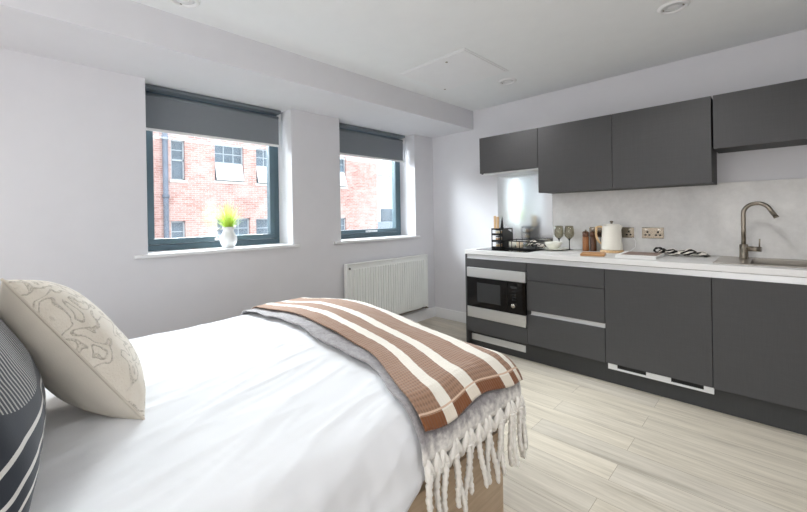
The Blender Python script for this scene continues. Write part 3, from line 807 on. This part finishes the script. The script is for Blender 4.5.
P(MB().grid(twist, 90, 26, True), 'twisted_cloth', M['towel'], tw)
mb = MB(); pts = []
for k in range(25):
    a = 2*PI*k/24; pts.append((2.372+.030*math.cos(a), -.20-.008*math.sin(a), .947+.020*math.sin(a)))
mb.tube(pts, [.007+.002*math.sin(k*1.7) for k in range(25)], 10, False)
P(mb, 'knotted_loop', M['towel'], tw)

# ------------------------------------------------------------------ jug with grass on the window sill
vx, vy, vz = -.100, -2.408, ZS+.0003
jg = thing('jug', 'white china jug with a looped handle on the large window sill', 'jug', (vx, vy, vz))
mb = MB(); prof = [(0, 0), (.034, 0), (.037, .004), (.052, .035), (.058, .062), (.053, .092), (.038, .122), (.033, .140), (.040, .165), (.0375, .166), (.030, .140), (.035, .120), (.049, .092), (.053, .062), (.046, .036), (.03, .012), (0, .010)]
mb.lathe([(r*1.13, z) for r, z in prof], (vx, vy, vz), 40)
for v_ in mb.bm.verts:
    if v_.co.z > vz+.145:
        k = (v_.co.z-vz-.145)/.02; d = v_.co.y-vy
        if d > .015: v_.co.y += .014*k*(d/.04)**2; v_.co.z += .006*k*(d/.04)
P(mb, 'jug_body', M['porcelain'], jg)
P(MB().tube([(vx, vy-.038, vz+.148), (vx, vy-.066, vz+.153), (vx, vy-.092, vz+.137), (vx, vy-.097, vz+.105), (vx, vy-.084, vz+.078), (vx, vy-.058, vz+.060)], [.006, .0065, .0065, .006, .006, .0055], 12), 'handle', M['porcelain'], jg)
pt = MB(); rnd = random.Random(3)
for k in range(240):
    a = rnd.uniform(0, 2*PI); r0 = rnd.uniform(0, .024); lean = rnd.uniform(.02, .13)*(1 if rnd.random() > .2 else 1.3); h = rnd.uniform(.15, .275)-lean*.4
    if rnd.random() < .35: h *= .6
    bx_, by_ = vx+r0*math.cos(a), vy+r0*math.sin(a); w = rnd.uniform(.0018, .0036)
    prev = None; side = Vector((-math.sin(a), math.cos(a), 0))
    for s in range(6):
        t = s/5; p = Vector((bx_+lean*math.cos(a)*t**1.6, by_+lean*math.sin(a)*t**1.6, vz+.125+h*t))
        ww = w*(1-t)**.6+.0003
        cur = (pt.bm.verts.new(p-side*ww), pt.bm.verts.new(p+side*ww))
        if prev: pt.bm.faces.new((prev[0], prev[1], cur[1], cur[0])).smooth = True
        prev = cur
gp = thing('grass_plant', 'bright yellow-green grassy plant standing in the white jug', 'plant', (vx, vy, vz+.10))
P(pt, 'leaves', M['grass'], gp)

# ------------------------------------------------------------------ bed
BX0, BX1, YF, ZTOP, R = .585, 2.262, -2.115, .632, .11
IX0, IX1, IY1 = BX0+R, BX1-R, YF-R; LQ = PI*R/2
def sstep(a, b, x):
    t = min(1, max(0, (x-a)/(b-a))); return t*t*(3-2*t)
def dome(x, y):
    near = sstep(-3.0, -2.35, y)
    g = math.exp(-((x-1.28)/.50)**2)
    return (.022+.058*near)*g
def drape(x, y, off):
    """point at cloth coordinates (x, y) laid over the rounded bed top"""
    a = x-IX1 if x > IX1 else (x-IX0 if x < IX0 else 0.)
    b = y-IY1 if y > IY1 else 0.
    cx = min(max(x, IX0), IX1); cy = min(y, IY1)
    zt = ZTOP+dome(cx, cy)
    if a == 0 and b == 0: return Vector((x, y, zt+off)), Vector((0, 0, 1)), 0
    rho = math.hypot(a, b); ca, sa = a/rho, b/rho
    if rho < LQ: th = rho/R; hh, dn = R*math.sin(th), R*(1-math.cos(th))
    else: th = PI/2; hh, dn = R, R+rho-LQ
    n = Vector((ca*math.sin(th), sa*math.sin(th), math.cos(th)))
    fade = 1-min(1, dn/.35)*.6
    return Vector((cx+hh*ca, cy+hh*sa, zt-dn)) + n*off, n, dn

bd = thing('bed', 'double bed with a light wood-grain divan base', 'bed', (1.43, -3.15, 0))
P(MB().box(.665, 2.20, -4.13, -2.19, .0, .36, .003), 'bed_base', M['divan'], bd, 'light brown wood-grain base')
P(MB().box(.70, 2.17, -4.11, -2.23, .362, .585, .05, 4), 'mattress', M['mattress'], bd)
P(MB().box(.62, 2.24, -4.19, -4.135, .0, 1.10, .01), 'headboard', M['divan'], bd)

def duvet_fn(u, v):
    y = -4.08+(IY1+LQ+.10+4.08)*v
    drop = .125+.33*min(.35, max(0, -2.70-min(y, -2.2)))
    xa = IX0-LQ-.16; xb = IX1+LQ+drop-R+.03
    x = xa+(xb-xa)*u
    p, n, dn = drape(x, y, 0)
    w = noise.noise(Vector((x*4.2+y*1.4, y*1.1-x*.6, 0)))
    ridge = (1-abs(noise.noise(Vector((x*6.5+y*1.9, y*1.3-x*.5, 3.1)))))**6
    fine = noise.noise(Vector((x*16+y*4, y*5, 7)))
    ridge2 = (1-abs(noise.noise(Vector((x*15+y*3.5, y*2.4-x, 9.1)))))**9
    amp = .008*w + .006*ridge + .004*ridge2 + .0015*fine
    if dn > .02:
        k = min(1, dn/.12); amp += k*(.010*noise.noise(Vector((y*9, x*2, 4)))+.006*noise.noise(Vector((y*22, dn*9, 1))))
    under = sstep(-2.72, -2.6, y)
    amp *= 1-.65*under
    p += n*(amp-.004)
    if dn > .1: p += n*.03*min(1, (dn-.1)/.15)*(1-.6*under)
    return p
mb = MB().grid(duvet_fn, 190, 210, True)
dv = mb.build('duvet', M['duvet']); tag(dv, 'plain white duvet spread over the bed', 'duvet')
s = dv.modifiers.new('thickness', 'SOLIDIFY'); s.thickness = .015; s.offset = -1

def bl_fn(u, v):
    xa = IX0-LQ-.10; xb = IX1+LQ+.005
    x = xa+(xb-xa)*u
    yl = -2.605-.03*sstep(.6, 1.7, x)-.13*sstep(1.85, 2.30, x)+.006*math.sin(x*11)+.004*math.sin(x*23+1)
    yr = IY1+LQ+.03
    y = yl+(yr-yl)*v
    p, n, dn = drape(x, y, .012)
    a = .006*noise.noise(Vector((x*7, y*9, 2)))+.003*noise.noise(Vector((x*20, y*20, 2)))
    if dn > .05: a += .010*(min(1, dn/.16))*(.6+noise.noise(Vector((y*16, x*3, 9))))
    a += .006*math.exp(-((v)/.03)**2)
    return p+n*(a+.002)
bl = thing('grey_blanket', 'grey woollen blanket with long cream tassels under the striped throw', 'blanket', (1.4, -2.35, .62))
o = P(MB().grid(bl_fn, 150, 60, True), 'blanket_cloth', M['blanket'], bl)
s = o.modifiers.new('thickness', 'SOLIDIFY'); s.thickness = .006; s.offset = 1

def th_fn(u, v):
    xa = IX0-LQ-.06; xb = IX1+.112
    x = xa+(xb-xa)*u
    yl = -2.535-.03*sstep(.6, 1.8, x)-.185*sstep(1.75, 2.33, x)
    yr = -2.125-.05*sstep(1.9, 2.3, x)+.004*math.sin(x*14)
    y = yl+(yr-yl)*v
    if u > .9: x += .010*math.sin(v*9)*(u-.9)*10+.012*(v-.3)*(u-.9)*10
    p, n, dn = drape(x, y, .026)
    a = .005*noise.noise(Vector((x*6, y*10, 12)))+.0015*noise.noise(Vector((x*30, y*30, 12)))
    if dn > .02: a += .006*min(1, dn/.06)*(.8+noise.noise(Vector((y*20, 1, 5))))
    return p+n*(a+.004)
th = thing('striped_throw', 'brown throw with cream stripes laid across the foot of the bed', 'throw', (1.4, -2.35, .66))
o = P(MB().grid(th_fn, 260, 110, True), 'throw_cloth', M['throw'], th)
s = o.modifiers.new('thickness', 'SOLIDIFY'); s.thickness = .006; s.offset = 1

# fringe: a knotted heading and one tassel after another
def edge(v):
    return bl_fn(1.0, v)
mb = MB()
nt_ = 20
roots = []
for k in range(nt_):
    v = (k+.5)/nt_
    roots.append(edge(min(.995, max(.005, v+.014*math.sin(k*2.7)))))
for k in range(nt_):
    p = roots[k]
    for dj in (-1, 1):
        q = roots[min(nt_-1, max(0, k+dj))]
        m_ = (p+q)/2+Vector((.004, 0, -.05))
        mb.tube([p+Vector((.001, 0, .012)), p+Vector((.003, 0, 0)), (p+m_)/2+Vector((.004, 0, 0)), m_], [.006, .011, .012, .010], 8)
P(mb, 'fringe_heading', M['fringe'], bl, 'cream knotted heading of the fringe')
rnd = random.Random(11)
for k in range(nt_):
    p = roots[k]+Vector((.009, 0, -.028)); L_ = rnd.uniform(.165, .205); sw = rnd.uniform(-.022, .022); sx = rnd.uniform(0, .014)
    n_ = 26; ph = rnd.uniform(0, 6); pts = []; rs = []
    for s_ in range(n_+1):
        t = s_/n_
        pts.append(p+Vector((sx*t+.003*math.sin(5*t+ph)+.001*math.cos(t*34+ph), sw*t**1.5+.006*math.sin(4*t+ph)+.001*math.sin(t*34+ph), -L_*t)))
        rs.append((.0105+.0018*math.sin(t*60+ph))*(1-.25*t))
    rs[-1] = .003
    mb = MB().tube(pts, rs, 9); P(mb, 'tassel', M['fringe'], bl, 'cream wool tassel' if k == 0 else None)

# ------------------------------------------------------------------ cushions
def cushion(name, label, origin, t_dir, e_dir, w, h, thick, m_front, m_back, seam=True):
    """origin = the lower near corner, t_dir = along the lower edge, e_dir = up the near edge"""
    t = Vector(t_dir).normalized(); e = Vector(e_dir); e = (e - t*e.dot(t)).normalized(); n = t.cross(e)
    if n.y < 0: n = -n
    o = Vector(origin); c = o+t*w/2+e*h/2
    root = thing(name, label, 'cushion', tuple(o+t*w/2))
    def shape(a, b, s):
        # a, b in -1..1; corners stay sharp, sides pull in
        ka = 1-.07*(1-abs(b)**2.2)*1.0; kb = 1-.07*(1-abs(a)**2.2)
        x = a*w/2*ka; y = b*h/2*kb
        pr = max(0, (1-abs(a)**2.6)*(1-abs(b)**2.6))
        z = s*thick/2*pr**.55
        z += .006*noise.noise(Vector((a*2.2+s*5, b*2.2, 1)))*pr
        cr = noise.noise(Vector((a*7+s*3, b*2, 5)))*.006*pr**.3*(1-pr)
        return c+t*x+e*y+n*(z+cr)
    def mk(s):
        return MB().grid(lambda u, v: shape(math.sin((u-.5)*PI), math.sin((v-.5)*PI), s), 56, 56, True)
    f = mk(1); P(f, 'front_cover', m_front, root)
    P(mk(-1), 'back_cover', m_back, root, 'plain back panel' if m_front != m_back else None)
    if seam:
        pts = []
        for k in range(40): pts.append(shape(-1+2*k/40, -1, 0))
        for k in range(40): pts.append(shape(1, -1+2*k/40, 0))
        for k in range(40): pts.append(shape(1-2*k/40, 1, 0))
        for k in range(41): pts.append(shape(-1, 1-2*k/40, 0))
        P(MB().tube(pts, .0035, 8, False), 'piping', M['piping'], root, 'corded edge seam')
    return root
cushion('cream_cushion', 'cream cushion with raised looping embroidery, leaning at the bed head', (1.665, -3.312, .637), (-.985, .03, -.12), (-.06, -.282, .442), .47, .54, .225, M['cream_emb'], M['cream_plain'])
cushion('dark_cushion', 'charcoal cushion with white stripes and fine line pattern', (2.06, -3.57, .668), (-1, .045, 0), (0, -.45, .89), .68, .52, .20, M['dark_cushion'], M['dark_cushion'], False)

# ------------------------------------------------------------------ outside
XB = -12.0
bld = thing('brick_building', 'red brick building with tall sash windows opposite the room', 'building', (XB, 2, -4))
tall = [(.11, .55, 2.65, 4.07)]; wide = [(1.55, 2.64, 2.69, 4.10), (3.14, 4.24, 2.67, 4.11), (5.0, 6.1, 2.70, 4.12), (6.56, 7.64, 2.72, 4.17)]
low = [(.08, .53, -.3, 1.20), (1.60, 2.85, -.3, 1.27), (3.10, 3.75, -.3, 1.24), (5.0, 6.1, -.3, 1.25), (6.56, 7.60, -.3, 1.22)]
BT = 4.75
mb = MB(); wall_cells(mb, XB-.35, XB, -9, 9.63, -4, BT, tall+wide+low)
P(mb, 'brick_wall', M['brick'], bld)
P(MB().box(XB-9, XB-.35, -9, 9.63, -4, BT), 'building_body', M['brick'], bld)
mb = MB(); mb.box(XB-.4, XB+.12, -9, 9.75, BT, BT+.25); P(mb, 'parapet', M['stone'], bld)
def bwin(a, b, z0, z1, opener):
    mb = MB(); x = XB-.12; T = .05
    mb.box(x-.06, x, a, b, z0, z0+T); mb.box(x-.06, x, a, b, z1-T, z1); mb.box(x-.06, x, a, a+T, z0, z1); mb.box(x-.06, x, b-T, b, z0, z1)
    zm = z0+(z1-z0)*.5; mb.box(x-.06, x, a, b, zm-.03, zm+.03)
    nb = 3 if b-a > .8 else 1
    for k in range(1, nb): yy = a+(b-a)*k/nb; mb.box(x-.05, x-.01, yy-.015, yy+.015, zm, z1)
    mb.box(x-.05, x-.01, a, b, (zm+z1)/2-.015, (zm+z1)/2+.015)
    f = P(mb, 'window_frame', M['ext_frame'], bld)
    o = MB().box(x-.045, x-.035, a+.02, b-.02, z0+.02, z1-.02); o = P(o, 'window_glazing', M['ext_glass'], bld)
    P(MB().box(XB-.1, XB+.05, a-.06, b+.06, z0-.09, z0), 'stone_sill', M['stone'], bld)
    if opener:
        o = MB().box(-.02, .02, a+.04, b-.04, -.34, .34); o.tf(Matrix.Translation((XB+.0, 0, z0+.36)) @ Matrix.Rotation(math.radians(-16), 4, 'Y'))
        P(o, 'open_casement', M['ext_sash'], bld, 'open casement, sky reflection painted white')
for w_ in tall: bwin(*w_, False)
for w_ in wide: bwin(*w_, True)
for w_ in low: bwin(*w_, False)
mb = MB(); mb.tube([(XB+.12, -.09, -4), (XB+.12, -.09, BT)], .085, 12)
for z in (-2, 0, 2, 4): mb.tube([(XB+.12, -.09, z), (XB+.12, -.09, z+.12)], .11, 12)
P(mb, 'drain_pipe', M['pipe'], bld, 'grey drain pipe down the brick wall')
mb = MB(); mb.box(XB, XB+.1, -.9, -.45, -4, BT); P(mb, 'brick_pier', M['brick'], bld)
b2 = thing('far_building', 'very pale low building seen past the brick corner in the small window', 'building', (-26, 22, -4))
P(MB().box(-34, -24, 14, 34, -4, 5.2), 'rendered_wall', M['pale_render'], b2)
P(MB().box(-34.3, -23.6, 13.6, 34.3, 5.2, 5.5), 'roof_edge', M['pale_render'], b2)
for k in range(4): P(MB().box(-24.02, -23.9, 17+3.6*k, 18.6+3.6*k, .2, 2.0), 'window', M['ext_glass'], b2)
P(MB().box(-22.5, -20.5, 15.4, 24, -4, .8), 'lean_to', M['slate'], b2)
struct('ground_outside', MB().box(-80, -.6, -60, 60, -4.2, -4), M['tarmac']).name = 'ground'

# ------------------------------------------------------------------ light
w = bpy.data.worlds.new('sky'); bpy.context.scene.world = w; w.use_nodes = True
bg = w.node_tree.nodes['Background']; bg.inputs[0].default_value = (.87, .935, 1.0, 1); bg.inputs[1].default_value = 3.9

def area(name, loc, rot, sx, sy, power, col):
    L = bpy.data.lights.new(name, 'AREA'); L.shape = 'RECTANGLE'; L.size = sx; L.size_y = sy; L.energy = power; L.color = col
    o = bpy.data.objects.new(name, L); C.objects.link(o); o.location = loc; o.rotation_euler = rot; return o
# added fill light, set in the invented opening behind the camera
area('rear_fill_light', ((RW[0]+RW[1])/2, RY-.02, (RW[2]+RW[3])/2), (PI/2, 0, 0), RW[1]-RW[0], RW[3]-RW[2], 50, (1, .99, .985))
# added area lamp standing in for bright sky, lifts the sills and reveals
d_ = Vector((1, 0, -.62)).normalized()
area('sky_fill_light', (-3.4, -1.6, 3.6), d_.to_track_quat('-Z', 'Y').to_euler(), 6.0, 1.6, 1800, (.93, .96, 1))
def spot(x, y, p):  # added spots that brighten the room; the downlight fittings look unlit
    L = bpy.data.lights.new('ceiling_fill_spot', 'SPOT'); L.energy = p; L.spot_size = math.radians(150); L.spot_blend = 1; L.shadow_soft_size = .12; L.color = (1, .985, .975)
    o = bpy.data.objects.new('ceiling_fill_spot', L); C.objects.link(o); o.location = (x, y, H-.03)
for x, y in ((1.35, -.58), (2.60, -.955), (3.0, -2.6), (2.6, -4.4), (1.3, -4.8)): spot(x, y, 34)
struct('added_rear_panel', MB().box(RW[0], RW[1], RY-.12, RY-.10, RW[2], RW[3]), M['gloss_white'])  # unseen white panel closing the added rear opening

# ------------------------------------------------------------------ camera
yaw, pitch, roll_ = math.radians(44.7601), math.radians(-.1143), math.radians(-.9244)
fw = Vector((-math.sin(yaw)*math.cos(pitch), math.cos(yaw)*math.cos(pitch), math.sin(pitch)))
rt = Vector((math.cos(yaw), math.sin(yaw), 0)); up = rt.cross(fw)
r2 = rt*math.cos(roll_)+up*math.sin(roll_); u2 = -rt*math.sin(roll_)+up*math.cos(roll_)
cd = bpy.data.cameras.new('camera'); cam = bpy.data.objects.new('camera', cd); C.objects.link(cam)
m = Matrix((r2, u2, -fw)).transposed().to_4x4(); m.translation = Vector((3.0095, -3.5615, 1.2326)); cam.matrix_world = m
cd.sensor_width = 36; cd.lens = 36*377.8702/807; cd.shift_y = -(256-217.2832)/807; cd.clip_start = .05; cd.clip_end = 300
sc = bpy.context.scene; sc.camera = cam
sc.view_settings.view_transform = 'Standard'; sc.view_settings.look = 'None'; sc.view_settings.gamma = 1; sc.view_settings.exposure = .05
sc.cycles.use_denoising = True; sc.cycles.max_bounces = 10; sc.cycles.diffuse_bounces = 6; sc.cycles.transparent_max_bounces = 12
sc.cycles.sample_clamp_indirect = 8
